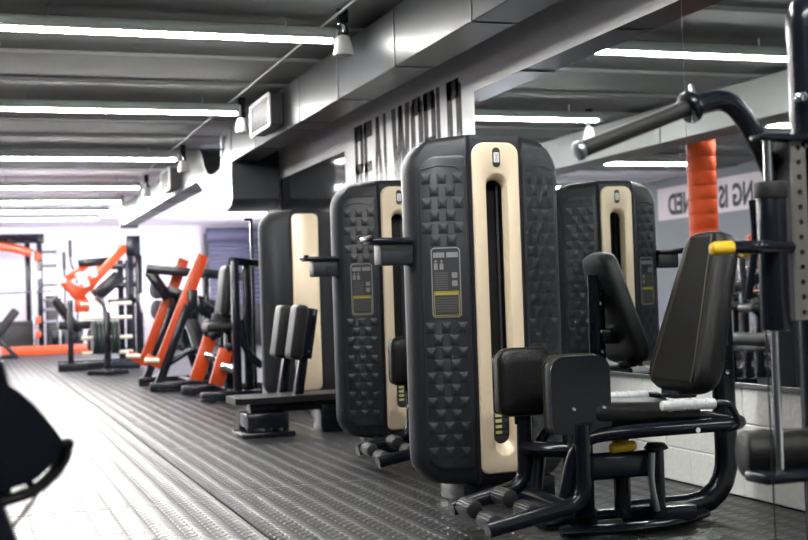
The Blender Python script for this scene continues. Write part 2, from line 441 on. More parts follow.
def spot(x, Y, label, group):
    t = thing('spotlight', (x, Y, 2.44), label, 'lamp', group)
    bm = BM(); bx(bm, -.03, .03, -.03, .03, .20, .312, .005, 1); tube(bm, [(0, 0, .2), (.02, 0, .15), (0, 0, .10)], .022, n=8, rad=.03); obj('bracket', bm, 'frame', t)
    bm = BM()
    n = 18
    loft(bm, [[V((r*math.cos(2*PI*k/n), r*math.sin(2*PI*k/n), z)) for k in range(n)] for r, z in ((.02, .13), (.038, .12), (.05, .085), (.066, .01), (.066, 0), (.058, 0), (.05, .03))])
    obj('lamp_head', bm, 'lamphead', t)
    bm = BM(); cyl(bm, (0, 0, .02), (0, 0, .026), .05, n=16); obj('lens', bm, 'plategrey', t)
for Y in (7.50, 11.02, 14.34, 17.55, 20.6):
    spot(2.26 if Y < 8 else 2.34, Y, 'small bell shaped spotlight hanging at the duct end of a tube light', 'spotlights beside the metal duct')
for Y in (7.58, 11.2, 14.2, 17.6):
    spot(.12, Y, 'small bell shaped spotlight hanging near the pale boxed duct', 'spotlights beside the pale duct')

# ------------------------------------------------------------------ selector machines with shrouded weight towers
def wz(z, z0, z1, Wm, r):
    if z > z1-r: return Wm-r+math.sqrt(max(0, r*r-(z-(z1-r))**2))
    if z < z0+r: return Wm-r+math.sqrt(max(0, r*r-((z0+r)-z)**2))
    return Wm
def tower(t, plain=False, k=1.0):
    z0, z1, Wm, r = .09, 1.55, .356, .13
    half = [(.0, -.05), (.058, -.05), (.062, -.166), (.110, -.170), (.118, -.155), (.125, -.160), (.320, -.080), (.344, -.054), (.356, 0), (.344, .054), (.320, .080), (.118, .155), (0, .165)]
    plan = half + [(-a, b) for a, b in half[-2:0:-1]]
    zs = [z0+(z1-z0)*q for q in (0, .004, .012, .025, .045, .07, .093)] + [.3, .6, .9, 1.2] + [z1-(z1-z0)*q for q in (.093, .07, .045, .025, .012, .004, 0)]
    rings = []
    for z in zs:
        w = wz(z, z0, z1, Wm, r); e = min(z-z0, z1-z); sh = 1-.10*(1-min(1, e/.025))**2
        rg = []
        for (a, b) in plan:
            aa = abs(a)
            if aa > .12: aa = .12+(aa-.12)*(w-.12)/(Wm-.12)
            bb = b
            if abs(a) < .061 and b < 0 and (z > 1.42 or z < .2 or plain): bb = -.166
            crown = (.02 if z > 1 else 0)*(1-(aa/Wm)**2)*(1 if z > z1-.14 else 0)*max(0, (z-(z1-.14))/.14)
            rg.append(V((math.copysign(aa, a), bb*sh, (z+crown)*k)))
        rings.append(rg)
    bm = BM(); loft(bm, rings); obj('shroud', bm, 'shell', t, 32)
    # side panels
    for s in (-1, 1):
        P0 = V((s*.127, -.1595, 0)); P1 = V((s*.320, -.080, 0)); es = (P1-P0).normalized(); L = (P1-P0).length
        n = V((es.y*s, -es.x*s, 0)); n = n if n.y < 0 else -n
        f = lambda a, z, h: P0+es*a+n*h+V((0, 0, z*k))
        rr = [.085, .02, .02, .085]
        out = rrect(L/2-.004, .66, rr, 6, L/2, .82)
        inn = rrect(L/2-.012, .652, [.08, .014, .014, .08], 6, L/2, .82)
        bm = BM(); loft(bm, [[f(a, z, -.004) for a, z in out], [f(a, z, .004) for a, z in out], [f(a, z, .008) for a, z in inn]])
        if not plain:
            for row in range(23):
                z = 1.385-row*.0525
                for c in ((.031, .099, .167) if row % 2 == 0 else (.065, .133)):
                    a = c+.005
                    if s == -1 and .76 < z < 1.12: continue
                    wv, hv, d = .025, .030, .0075
                    base = [(a-wv, z-hv), (a+wv, z-hv), (a+wv, z+hv), (a-wv, z+hv)]
                    top = [(a-wv*.35, z-hv*.25), (a+wv*.35, z-hv*.25), (a+wv*.35, z+hv*.1), (a-wv*.35, z+hv*.1)]
                    loft(bm, [[f(p, q, .006) for p, q in base], [f(p, q, .006+d) for p, q in top]])
        pan = obj('side_panel' if plain else 'quilted_panel', bm, 'shell' if plain else 'quilt', t, 25)
        if plain: continue
        # embossed arch line on the smooth head of the panel
        bm = BM(); tube(bm, [f(.03, 1.42, .008), f(.05, 1.435, .009), f(.12, 1.44, .009), f(.19, 1.425, .009)], .003, n=6); obj('emboss_line', bm, 'quilt', pan)
        if s == -1:
            ca, cz, hw, hh = L*.47, .945, .062, .148
            def plate(nm, mt, w, h, x_, z_, lo, hi, r=.004, par=None):
                bm = BM(); q = rrect(w, h, r, 4, ca+x_, cz+z_)      # panel x runs outward: mirrored on this side
                loft(bm, [[f(a, z, lo) for a, z in q], [f(a, z, hi) for a, z in q]]); return obj(nm, bm, mt, par, 0)
            pl = plate('placard', 'label_grey', hw, hh, 0, 0, .006, .014, .016, t)
            plate('placard_face', 'label_dark', hw-.005, hh-.005, 0, 0, .012, .0152, .013, pl)
            plate('yellow_border', 'label_yellow', hw-.009, .052, 0, -.088, .012, .0158, .006, pl)
            plate('warning_field', 'label_dark', hw-.012, .049, 0, -.088, .012, .0162, .004, pl)
            plate('warning_bar', 'label_yellow', hw-.014, .006, 0, -.047, .012, .0166, .001, pl)
            for x_ in (-.028, .028): plate('title_box', 'label_grey', .024, .011, x_, .116, .012, .0162, .002, pl)
            for x_ in (.018, .042):
                plate('figure_body', 'label_grey', .008, .014, x_, .068, .012, .0162, .004, pl); plate('figure_head', 'label_grey', .005, .005, x_, .09, .012, .0162, .0045, pl)
            for z_ in (.030, -.004): plate('pictogram', 'label_grey', .012, .012, -.036, z_, .012, .0162, .005, pl)
            for q in range(8): plate('text_line', 'label_text', .028, .0028, .020, .040-.0095*q, .012, .0162, .001, pl)
            for q in range(6): plate('text_line', 'label_text', hw-.018, .0026, 0, -.065-.011*q, .012, .0166, .001, pl)
    # champagne centre strip
    if plain:
        q0 = rrect(.112, .695, .045, 8, 0, .84); q1 = rrect(.105, .688, .04, 8, 0, .84)
        bm = BM(); loft(bm, [[V((a, -.165, z*k)) for a, z in q0], [V((a, -.180, z*k)) for a, z in q0], [V((a, -.186, z*k)) for a, z in q1]])
        obj('centre_strip', bm, 'gold', t); return
    n = 8
    def rg(w, zb, zt, rt, rb, y): return [V((a, y, z)) for a, z in rrect(w, (zt-zb)/2, [rt, rt, rb, rb], n, 0, (zt+zb)/2)]
    rings = [rg(.106, .135, 1.532, .055, .03, -.165), rg(.106, .135, 1.532, .055, .03, -.182), rg(.100, .141, 1.526, .05, .026, -.188),
             rg(.056, .205, 1.405, .056, .056, -.190), rg(.050, .212, 1.398, .05, .05, -.186), rg(.040, .255, 1.375, .04, .04, -.150), rg(.040, .255, 1.375, .04, .04, -.142)]
    bm = BM(); loft(bm, rings, cap=False); obj('centre_strip', bm, 'gold', t)
    bm = BM(); bx(bm, -.0575, .0575, -.0535, -.0515, .2, 1.42); obj('slot_back', bm, 'black', t)
    for s in (-1, 1):
        bm = BM(); cyl(bm, (s*.047, -.075, .2), (s*.047, -.075, 1.42), .007, n=8); obj('guide_rod', bm, 'plategrey', t)
    for q in range(14):
        bm = BM(); bx(bm, -.055, .055, -.118, -.06, .24+q*.024, .24+q*.024+.0215, .002, 1); obj('weight_plate', bm, 'plategrey', t)
    for q in range(12):
        bm = BM(); bx(bm, -.013, .016, -.1195, -.118, .293+q*.024, .293+q*.024+.014); obj('number_label', bm, 'label_lightyellow', t)
    bm = BM(); cyl(bm, (-.012, -.115, .565), (-.012, -.155, .565), .011, n=12, bev=.003); obj('selector_pin', bm, 'red', t)
    bm = BM(); q = rrect(.017, .042, .016, 6, 0, 1.468); loft(bm, [[V((a, -.187, z)) for a, z in q], [V((a, -.1925, z)) for a, z in q]]); bd = obj('badge', bm, 'label_dark', t, 0)
    bm = BM(); q = rrect(.012, .021, .003, 3, 0, 1.468); loft(bm, [[V((a, -.1915, z)) for a, z in q], [V((a, -.1935, z)) for a, z in q]]); obj('badge_plate', bm, 'trimwhite', bd, 0)
    text_obj('badge_text', 'DHZ', 'label_dark', bd, .034, .013, Matrix.Translation((0, -.1938, 1.468)) @ Matrix.Rotation(PI/2, 4, 'X') @ Matrix.Rotation(PI/2, 4, 'Z'), th=.0003)

def tray(t):
    bm = BM(); bx(bm, -.535, -.345, -.10, .04, 1.115, 1.14, .008, 2); bx(bm, -.545, -.52, -.10, .04, 1.125, 1.15, .006, 2); tr = obj('tray', bm, 'frame', t)
    bm = BM(); bx(bm, -.49, -.345, -.08, .02, 1.025, 1.115, .008, 2); obj('tray_box', bm, 'shell', tr)

OA = V((2.105, 4.99, 0))
A = thing('thigh_machine', OA, 'black inner thigh machine whose champagne fronted tower stands before the mirror edge', 'gym machine', 'quilted thigh machines')
tower(A); tray(A)
def part(nm, bm, m, smooth=38, par=None): return obj(nm, bm, m, par or A, smooth, off=OA)
bm = BM(); bx(bm, 1.93, 2.36, 4.86, 5.14, .0, .10, .01); part('tower_base', bm, 'frame')
bm = BM(); beam(bm, (2.14, 4.15, .045), (2.14, 4.95, .045), .10, .07, .015); part('base_link', bm, 'frame')
bm = BM(); tube(bm, [(1.98, 4.05, .025), (2.2, 3.99, .025), (2.45, 4.02, .025), (2.62, 4.13, .025)], .035, n=10, r2=.02, up=V((0, 0, 1)), rad=.1)
tube(bm, [(1.98, 4.22, .025), (2.2, 4.30, .025), (2.45, 4.27, .025), (2.62, 4.17, .025)], .035, n=10, r2=.02, up=V((0, 0, 1)), rad=.1); part('base_arc', bm, 'frame')
bm = BM(); tube(bm, [(2.30, 4.15, .05), (2.755, 4.15, .05), (2.745, 4.15, .98)], .048, n=16, r2=.033, up=V((0, 1, 0)), rad=.20); upr = part('back_upright', bm, 'frame')
for z in (.82, .56, .67):
    bm = BM(); cyl(bm, (2.742, 4.115, z), (2.742, 4.105, z), .010, n=10, bev=.002); part('bolt', bm, 'chrome', par=upr)
bm = BM(); box(bm, (2.11, 4.15, .23), (.09, .09, .36), .012); part('pedestal', bm, 'frame')
bm = BM(); cyl(bm, (2.28, 4.13, .04), (2.28, 4.13, .40), .032, n=16); part('seat_post', bm, 'frame')
bm = BM(); bx(bm, 2.05, 2.37, 4.01, 4.09, .20, .295, .025, 4); ab = part('adjuster_block', bm, 'frame')
bm = BM(); cyl(bm, (2.18, 4.03, .312), (2.285, 4.03, .318), .019, n=14, bev=.010); part('release_grip', bm, 'yellow', par=ab)
bm = BM(); cyl(bm, (2.365, 4.02, .05), (2.365, 4.02, .300), .028, n=16); gs = part('gas_spring', bm, 'frame')
bm = BM(); cyl(bm, (2.365, 4.02, .298), (2.365, 4.02, .322), .045, .035, n=18, bev=.006); part('knob', bm, 'rubber', par=gs)
bm = BM(); tube(bm, [(2.33, 3.99, .29), (2.315, 3.98, .18), (2.34, 3.985, .08)], .012, n=8, rad=.05); part('link_rod', bm, 'steel', par=gs)
bm = BM(); bx(bm, 2.38, 2.52, 4.0, 4.10, .03, .085, .01); part('foot_block', bm, 'frame')
# seat
bm = BM(); rot = Matrix.Rotation(math.radians(-4), 3, 'Y').inverted()
box(bm, (2.31, 4.15, .435), (.46, .38, .085), .035, 4, rot); st = part('seat', bm, 'leather', 60)
bm = BM(); bx(bm, 2.12, 2.48, 4.02, 4.28, .375, .40, .005); part('seat_plate', bm, 'frame', par=st)
# backrest
bot, top = V((2.555, 4.15, .49)), V((2.735, 4.15, 1.10)); ax = (top-bot).normalized(); nx_ = V((-ax.z, 0, ax.x)); yv = V((0, 1, 0)); Lb = (top-bot).length
def bw(u): return .205-.075*max(0, (u-.15)/.85)
def bring(u, ins, dep):
    w = bw(u)-ins; th = .05-dep
    return [bot+ax*(u*Lb)+yv*a+nx_*b for a, b in rrect(w, th, .035, 5)]
us = [(0, .09, .03), (.012, .06, .018), (.04, .03, .006), (.09, .008, .001), (.15, 0, 0), (.4, 0, 0), (.7, 0, 0), (.9, .0, 0), (.955, .012, .002), (.985, .04, .012), (1, .075, .03)]
bm = BM(); loft(bm, [bring(*q) for q in us]); br = part('backrest', bm, 'leather', 60)
bm = BM()
loft(bm, [[bot+ax*(u*Lb)+yv*(a*(bw(u)-.065))+nx_*h for a, h in ((-1, .044), (1, .044), (1, .0525), (-1, .0525))] for u in (.06, .15, .4, .7, .95)]); part('backrest_panel', bm, 'fabric', 20, par=br)
for s in (-1, 1):
    bm = BM(); tube(bm, [bot+ax*(u*Lb)+yv*(s*(bw(u)-.063))+nx_*.052 for u in (.05, .15, .4, .7, .96)], .004, n=6); part('piping', bm, 'piping', par=br)
for q in ((2.56, .60), (2.64, .86)):
    bm = BM(); bx(bm, q[0], 2.745, 4.10, 4.20, q[1], q[1]+.08, .008); part('back_bracket', bm, 'frame')
bm = BM(); bx(bm, 2.50, 2.60, 4.10, 4.2, .47, .50, .006); part('back_bracket', bm, 'frame')
# hand grips on both sides
for s, Y in ((-1, 3.93), (1, 4.37)):
    bm = BM(); tube(bm, [(1.99, Y+.10*-s, .15), (2.035, Y+.07*-s, .365), (2.25, Y, .382), (2.70, Y, .382), (2.72, 4.15, .382)], .026, n=12, rad=.09); ar = part('side_arm', bm, 'frame')
    bm = BM(); tube(bm, [(2.36, Y-.02*-s, .465), (2.615, Y-.02*-s, .462), (2.66, Y-.02*-s, .375), (2.58, Y, .36)], .013, n=10, rad=.035); part('grip_bar', bm, 'frame', par=ar)
    bm = BM(); cyl(bm, (2.33, Y-.02*-s, .466), (2.55, Y-.02*-s, .463), .019, n=14, bev=.004)
    for q in range(4): cyl(bm, (2.355+q*.05, Y-.02*-s, .465), (2.37+q*.05, Y-.02*-s, .465), .0215, n=14, bev=.003)
    part('hand_grip', bm, 'whitegrip', par=ar)
    bm = BM(); cyl(bm, (2.47, Y+s*.026, .372), (2.47, Y+s*.032, .372), .01, n=10); part('bolt', bm, 'chrome', par=ar)
# knee pad arms
def knee(Y, s, xc, zc, xt, zl, xe, ze, pegs, wdt, hgt):
    bm = BM(); tube(bm, [(xt, Y, zc-hgt+.03), (xt-.005, Y, zl), (xe, Y, ze)], .029, n=14, rad=.07); ar = part('pad_arm', bm, 'frame')
    out = rrect(wdt, hgt, [.055, .055, .03, .03], 6, xc, zc)
    bm = BM(); loft(bm, [[V((a, Y-s*.012, z)) for a, z in out], [V((a, Y-s*.006, z)) for a, z in out]])
    box(bm, (xt, Y-s*.006, zc-hgt), (.075, .014, .08), .004); part('pad_plate', bm, 'frame', par=ar)
    rings = []
    for ins, y_ in ((0.004, -.006), (0, .004), (0, .045), (.006, .060), (.022, .070), (.05, .074)):
        rings.append([V((a, Y+s*y_, z)) for a, z in rrect(wdt-ins, hgt-ins, [.05, .05, .03, .03], 6, xc, zc)])
    bm = BM(); loft(bm, rings); pd = part('knee_pad', bm, 'leather', 60, par=ar)
    bm = BM(); q = [V((a, Y+s*.047, z)) for a, z in rrect(wdt+.001, hgt+.001, [.05, .05, .03, .03], 6, xc, zc)]; tube(bm, q+[q[0]], .0035, n=6); part('piping', bm, 'piping', par=ar)
    for bxx in (xc-.035, xc+.085):
        if s > 0:
            bm = BM(); cyl(bm, (bxx, Y-.012, zc-.05), (bxx, Y-.018, zc-.05), .009, n=10, bev=.002); part('bolt', bm, 'chrome', par=ar)
    for px in pegs:
        zz = zl+(ze-zl)*(px-xt)/(xe-xt)
        bm = BM(); cyl(bm, (px, Y+s*.03, zz+.005), (px, Y+s*.15, zz+.005), .031, n=18, bev=.004)
        for q in range(18):
            a = 2*PI*q/18; p = V((px+.031*math.cos(a), Y, zz+.005+.031*math.sin(a)))
            beam(bm, p+yv*(s*.035), p+yv*(s*.142), .005, .005, 0)
        part('foot_peg', bm, 'pegrubber', par=ar)
    return ar
na = knee(3.98, 1, 2.04, .52, 2.045, .135, 1.665, .07, (1.715, 1.86), .118, .138)
fa = knee(4.32, -1, 1.965, .555, 1.975, .16, 1.665, .095, (1.70, 1.84), .112, .125)
bm = BM(); tube(bm, [(1.975, 4.31, .30), (2.03, 4.2, .30), (2.11, 4.16, .30)], .045, n=12, r2=.03, up=V((0, 0, 1)), rad=.05); part('pivot_link', bm, 'frame', par=fa)
bm = BM(); tube(bm, [(2.045, 3.99, .27), (2.07, 4.06, .27), (2.11, 4.13, .27)], .045, n=12, r2=.03, up=V((0, 0, 1)), rad=.05); part('pivot_link', bm, 'frame', par=na)

Bm = copy_tree(A); Bm.location = (2.33, 6.91, 0)
for ch in Bm.children:          # its backrest is set further forward
    if ch.name.startswith(('backrest', 'back_')): ch.location.x -= .13
Bm['label'] = 'black inner thigh machine half hidden behind the tower before the mirror edge'

# third machine: smooth tower, low bench with two upright pads
OC = V((2.62, 10.15, 0))
C = thing('glute_machine', OC, 'black machine with smooth tower, plain champagne strip and low padded bench', 'gym machine')
tower(C, plain=True, k=1.055)
bm = BM(); bx(bm, -.22, .22, -.13, .13, 0, .11, .01); obj('tower_base', bm, 'frame', C)
def cp(nm, bm, m, par=None, smooth=38): return obj(nm, bm, m, par or C, smooth, off=OC)
bm = BM(); beam(bm, (2.30, 8.2, .055), (2.60, 9.98, .055), .12, .08, .012); cp('base_beam', bm, 'frame')
bm = BM()
prism(bm, [(1.60, 8.0), (1.66, 7.95), (2.40, 8.02), (2.44, 8.06), (2.44, 8.32), (2.40, 8.36), (1.66, 8.36), (1.60, 8.31)], lambda a, b: V((a, b, .225)), lambda a, b: V((a, b, .265))); cp('bench_pad', bm, 'leather')
bm = BM(); bx(bm, 1.72, 2.46, 8.10, 8.24, .155, .222, .012); cp('bench_rail', bm, 'frame')
bm = BM(); bx(bm, 1.68, 1.95, 8.00, 8.32, .06, .16, .012); ft = cp('foot_block', bm, 'frame')
bm = BM(); bx(bm, 1.64, 2.0, 7.99, 8.34, 0, .035, .01); cp('foot_plate', bm, 'frame', ft)
for x_, y_ in ((1.70, 8.03), (1.70, 8.29), (1.82, 8.03), (1.93, 8.29), (1.94, 8.03)):
    bm = BM(); cyl(bm, (x_, y_, .03), (x_, y_, .16), .022, n=12); cp('stud', bm, 'frame', ft)
bm = BM(); bx(bm, 2.2, 2.5, 8.08, 8.3, 0, .20, .02); cp('rear_foot', bm, 'frame')
for Y, xo in ((8.14, .0), (8.46, -.03)):
    b0, b1 = V((2.03+xo, Y, .50)), V((2.09+xo, Y, .865)); d = (b1-b0).normalized(); nn = V((-d.z, 0, d.x))
    bm = BM(); rot = Matrix((nn, yv, d)).transposed(); box(bm, (b0+b1)/2, (.09, .20, .37), .03, 4, rot); pd = cp('upright_pad', bm, 'leather', smooth=60)
    bm = BM(); box(bm, (b0+b1)/2-nn*.075, (.07, .15, .34), .006, 2, rot); cp('pad_plate', bm, 'frame', pd)
    for z in (-.12, .13):
        bm = BM(); q = (b0+b1)/2-nn*.08+d*z; cyl(bm, q+V((0, -.075, 0)), q+V((0, -.083, 0)), .008, n=8); cp('bolt', bm, 'chrome', pd)
    bm = BM(); beam(bm, (2.05+xo, Y, .23), (2.13+xo, Y, .70), .06, .09, .008); cp('pad_post', bm, 'frame')
tr = BM(); bx(tr, -.535, -.345, -.10, .04, 1.20, 1.225, .008, 2); bx(tr, -.49, -.35, -.08, .02, 1.13, 1.2, .008, 2)
tr.free()

# ------------------------------------------------------------------ plate-loaded machine with two long orange levers
OD = V((2.15, 13.6, 0))
D = thing('lever_machine', OD, 'black plate loaded machine with two long upright orange levers', 'gym machine')
def dp(nm, bm, m, par=None, smooth=38): return obj(nm, bm, m, par or D, smooth, off=OD)
def lever(Y, top, elbow, toe, lab):
    a, b, c = PY(*top, Y), PY(*elbow, Y), PY(*toe, Y)
    bm = BM(); beam(bm, a, b, .055, .125, .006, up=V((1, 0, 0))); lv = dp('lever', bm, 'orange')
    bm = BM(); beam(bm, b+V((.03, 0, -.03)), c, .055, .10, .006); dp('lever_toe', bm, 'orange', lv)
    bm = BM(); cyl(bm, c+V((-.02, -.02, -.02)), c+V((.13, -.05, -.03)), .026, n=12, bev=.005); dp('foot_grip', bm, 'cream', lv)
    m_ = a.lerp(b, .42)
    bm = BM(); box(bm, m_+V((.07, -.04, -.05)), (.11, .05, .30), .01); dp('pivot_plate', bm, 'frame', lv)
    for dz in (.06, -.12):
        bm = BM(); cyl(bm, m_+V((.07, -.065, dz)), m_+V((.07, -.08, dz)), .014, n=8); dp('bolt', bm, 'chrome', lv)
    return a, b
lever(13.0, (203, 255), (161, 363), (146, 358), '')
lever(14.1, (184, 259), (145, 360), (128, 354), '')
for Y, pk, f0, f1 in ((13.0, (188, 305), (158, 390), (216, 390)), (14.1, (173, 305), (146, 384), (200, 384))):
    a = PY(*pk, Y); b, c = PY(*f0, Y), PY(*f1, Y); b.z = c.z = .06
    bm = BM(); beam(bm, a, b, .07, .09, .008); beam(bm, a, c, .07, .09, .008); sf = dp('side_frame', bm, 'frame')
    bm = BM(); beam(bm, b+V((-.08, 0, -.01)), c+V((.1, 0, -.01)), .09, .10, .01); dp('base_rail', bm, 'frame')
    bm = BM(); tube(bm, [a.lerp(b, .75), a.lerp(b, .6)+V((.25, 0, .05)), a.lerp(c, .7)], .03, n=8, rad=.15); dp('brace', bm, 'frame', sf)
bm = BM(); p = PY(146, 269, 13.9); q = PY(246, 277, 13.9); beam(bm, p, q, .08, .10, .01); dp('top_beam', bm, 'frame')
bm = BM(); beam(bm, PY(149, 271, 13.9), PY(168, 298, 13.9), .07, .12, .01); beam(bm, PY(168, 290, 13.9), PY(215, 305, 13.9), .07, .10, .01); dp('swing_arm', bm, 'frame')
bm = BM(); beam(bm, PY(190, 300, 13.3), PY(222, 320, 13.3), .08, .14, .01); beam(bm, PY(200, 312, 13.3), PY(232, 318, 13.3), .07, .07, .01); dp('swing_arm', bm, 'frame')
bm = BM(); beam(bm, PY(206, 275, 13.9), PY(207, 388, 13.9), .07, .08, .01); dp('rear_post', bm, 'frame')
for pxy, Y in (((157, 289), 14.3), ((158, 310), 14.35)):
    c = PY(*pxy, Y)
    bm = BM(); disc(bm, c, (1, .6, 0), .115, .05, .01); dp('weight_disc', bm, 'plategrey')
    bm = BM(); cyl(bm, c, c+V((.25, .05, 0)), .02, n=8); dp('disc_horn', bm, 'chrome')
bm = BM(); box(bm, PY(220, 322, 13.4), (.30, .35, .08), .03, 3); dp('seat', bm, 'leather')
bm = BM(); beam(bm, PY(222, 320, 13.4)+V((0, 0, -.05)), V((PY(222, 320, 13.4).x, 13.4, .05)), .08, .08, .01); dp('seat_post', bm, 'frame')
bm = BM(); beam(bm, (2.2, 13.0, .05), (2.2, 14.1, .05), .09, .09, .01); dp('cross_rail', bm, 'frame')

# ------------------------------------------------------------------ seated lever machine with short orange levers
OE = V((2.25, 11.6, 0))
Em = thing('seated_row_machine', OE, 'black seated machine with tall twin posts and two short orange levers', 'gym machine')
def ep(nm, bm, m, par=None, smooth=38): return obj(nm, bm, m, par or Em, smooth, off=OE)
for x_, Y, lo in ((234, 11.2, 398), (246, 11.5, 396)):
    a, b = PY(x_, 259, Y), PY(x_+4, lo, Y); b.z = .05
    bm = BM(); beam(bm, a, V((a.x, Y, .05)), .075, .075, .01); ep('post', bm, 'frame')
bm = BM(); beam(bm, PY(231, 261, 11.2), PY(262, 264, 11.6), .07, .07, .012); ep('top_arm', bm, 'frame')
for (a, b, Y) in (((182, 393), (262, 396), 12.2), ((201, 402), (262, 402), 11.15)):
    p, q = PY(*a, Y), PY(*b, Y); p.z = q.z = .055
    bm = BM(); beam(bm, p, q, .10, .09, .01); rl = ep('base_rail', bm, 'frame')
    bm = BM(); cyl(bm, p+V((.1, 0, -.055)), p+V((.1, 0, -.03)), .04, n=10); ep('rubber_foot', bm, 'rubber', rl)
bm = BM(); beam(bm, (2.28, 11.15, .055), (2.28, 12.2, .055), .09, .08, .01); ep('cross_rail', bm, 'frame')
for a, b, Y in (((210, 338), (196, 380), 12.0), ((226, 349), (216, 385), 11.35)):
    bm = BM(); beam(bm, PY(*a, Y), PY(*b, Y), .05, .13, .006, up=V((1, 0, 0))); lv = ep('lever', bm, 'orange')
    bm = BM(); cyl(bm, PY(a[0]-5, a[1]+17, Y-.05), PY(a[0]+15, a[1]+22, Y-.12), .042, n=12, bev=.006); ep('roller', bm, 'chrome', lv)
    bm = BM(); beam(bm, PY(*a, Y), PY(a[0]+14, a[1]-6, Y), .06, .07, .008); ep('lever_link', bm, 'frame', lv)
bm = BM(); rot = Matrix.Rotation(math.radians(8), 3, 'Y'); box(bm, PY(225, 291, 11.6), (.09, .34, .48), .035, 4, rot); bp_ = ep('back_pad', bm, 'leather', smooth=60)
bm = BM(); box(bm, PY(225, 291, 11.6)+V((-.047, 0, 0)), (.012, .27, .40), .005, 2, rot); ep('pad_face', bm, 'label_text', bp_)
bm = BM(); box(bm, PY(222, 327, 11.6), (.34, .34, .09), .035, 4); ep('seat', bm, 'leather', smooth=60)
bm = BM(); beam(bm, PY(228, 330, 11.6), V((PY(228, 330, 11.6).x, 11.6, .05)), .08, .08, .01); ep('seat_post', bm, 'frame')
bm = BM(); tube(bm, [PY(240, 320, 11.2), PY(246, 352, 11.2), PY(262, 366, 11.2)], .035, n=10, rad=.25); ep('curved_tube', bm, 'frame')
bm = BM(); beam(bm, PY(215, 318, 11.9), PY(236, 322, 11.6), .10, .12, .02); ep('swing_block', bm, 'frame')
bm = BM(); beam(bm, PY(251, 219, 11.9), V((PY(251, 219, 11.9).x, 11.9, .05)), .03, .03, .004); beam(bm, PY(244, 219.5, 11.9), PY(252, 219.5, 11.9), .03, .03, .004); ep('cable_mast', bm, 'frame')

# ------------------------------------------------------------------ plate tree
OT = V((1.68, 16.9, 0))
T = thing('plate_tree', OT, 'upright weight plate tree with cream pegs and dark bumper plates', 'plate rack')
def tp(nm, bm, m, par=None, smooth=38): return obj(nm, bm, m, par or T, smooth)
bm = BM(); beam(bm, (-.27, 0, .04), (.27, 0, .04), .10, .07, .01); beam(bm, (0, -.25, .04), (0, .25, .04), .10, .07, .01); tp('base', bm, 'frame')
bm = BM(); beam(bm, (0, 0, .06), (0, 0, .86), .09, .09, .01); tp('post', bm, 'frame')
bm = BM(); tube(bm, [(0, -.02, .84), (-.02, -.02, .96), (-.14, -.02, 1.04)], .045, n=12, rad=.08); tp('top_handle', bm, 'chrome')
for z in (.30, .50, .76, .95):
    for s in (-1, 1):
        if z > .9 : x0 = .05
        else: x0 = .045
        bm = BM(); cyl(bm, (s*x0, 0, z), (s*.33, 0, z), .024, n=12, bev=.004); tp('peg', bm, 'cream')
for s, xs in ((-1, (.075, .125, .175)), (1, (.075, .125))):
    for q in xs:
        bm = BM(); loft(bm, [[V((s*q+xx_, rr_*math.cos(2*PI*k/32), .505+rr_*math.sin(2*PI*k/32))) for k in range(32)] for xx_, rr_ in ((-.014, .028), (-.014, .10), (-.022, .13), (-.022, .217), (-.015, .225), (.015, .225), (.022, .217), (.022, .13), (.014, .10), (.014, .028))], closed=True)
        o = tag(obj('bumper_plate', bm, 'bumper', None, off=(s*q, 0, .505)), 'dark green black bumper plate racked on the plate tree', 'weight plate', 'bumper plates on the plate tree')
        o.location = OT+V((s*q, 0, .505))

# ------------------------------------------------------------------ incline press with orange sled
OF = V((1.9, 18.9, 0))
Fm = thing('leg_press', OF, 'black leg press with slanting orange sled and tall end frame', 'gym machine')
def fp(nm, bm, m, par=None, smooth=38): return obj(nm, bm, m, par or Fm, smooth, off=OF)
Ya, Yb = 18.4, 19.4
for Y in (Ya, Yb):
    d = -4 if Y == Yb else 0
    bm = BM(); beam(bm, PY(126+d, 246, Y), PY(77+d, 298, Y), .09, .13, .01); fp('sled_rail', bm, 'orange')
    p = PY(138+d*2, 255, Y); bm = BM(); beam(bm, p, V((p.x, Y, .04)), .10, .10, .01); fp('end_post', bm, 'frame')
    p = PY(128+d*2, 260, Y); bm = BM(); beam(bm, p, V((p.x, Y, .04)), .09, .09, .01); fp('end_post', bm, 'frame')
    for yy in (265, 284, 300):
        bm = BM(); beam(bm, PY(112+d, yy+2, Y), PY(138+d, yy, Y), .08, .08, .01); fp('end_rung', bm, 'frame')
    p, q = PY(58, 366, Y), PY(140, 366, Y); p.z = q.z = .06
    bm = BM(); beam(bm, p, q, .14, .12, .01); fp('base_rail', bm, 'frame')
    bm = BM(); beam(bm, PY(122+d, 275, Y), PY(98+d, 296, Y), .10, .16, .01); fp('guide', bm, 'frame')
    p = PY(70, 330, Y); bm = BM(); beam(bm, PY(70, 300, Y), V((p.x, Y, .05)), .08, .08, .01); fp('front_post', bm, 'frame')
for y_ in (Ya-.02, Yb+.02):
    bm = BM(); box(bm, PY(133, 246, y_), (.20, .10, .30), .01); fp('head_plate', bm, 'frame')
bm = BM(); beam(bm, PY(118, 250, 18.9), PY(88, 291, 18.9), .60, .06, .01); fp('sled_plate', bm, 'orange')
bm = BM(); beam(bm, PY(64, 281, 18.6), PY(84, 302, 18.6), .12, .14, .01); beam(bm, PY(64, 281, 18.6), PY(88, 264, 18.6), .10, .10, .01); fp('sled_wing', bm, 'orange')
bm = BM(); beam(bm, PY(82, 300, 18.4), PY(82, 312, 18.4), .20, .12, .01); fp('sled_foot', bm, 'orange')
bm = BM(); cyl(bm, PY(54, 283, 18.4), PY(66, 281, 18.4), .035, n=10, bev=.006); fp('sled_horn', bm, 'cream')
for q in ((78, 273), (84, 280), (92, 270)):
    bm = BM(); beam(bm, PY(*q, 18.3), PY(q[0]+3, q[1]+7, 18.3), .05, .09, .01); fp('sled_bracket', bm, 'trimwhite')
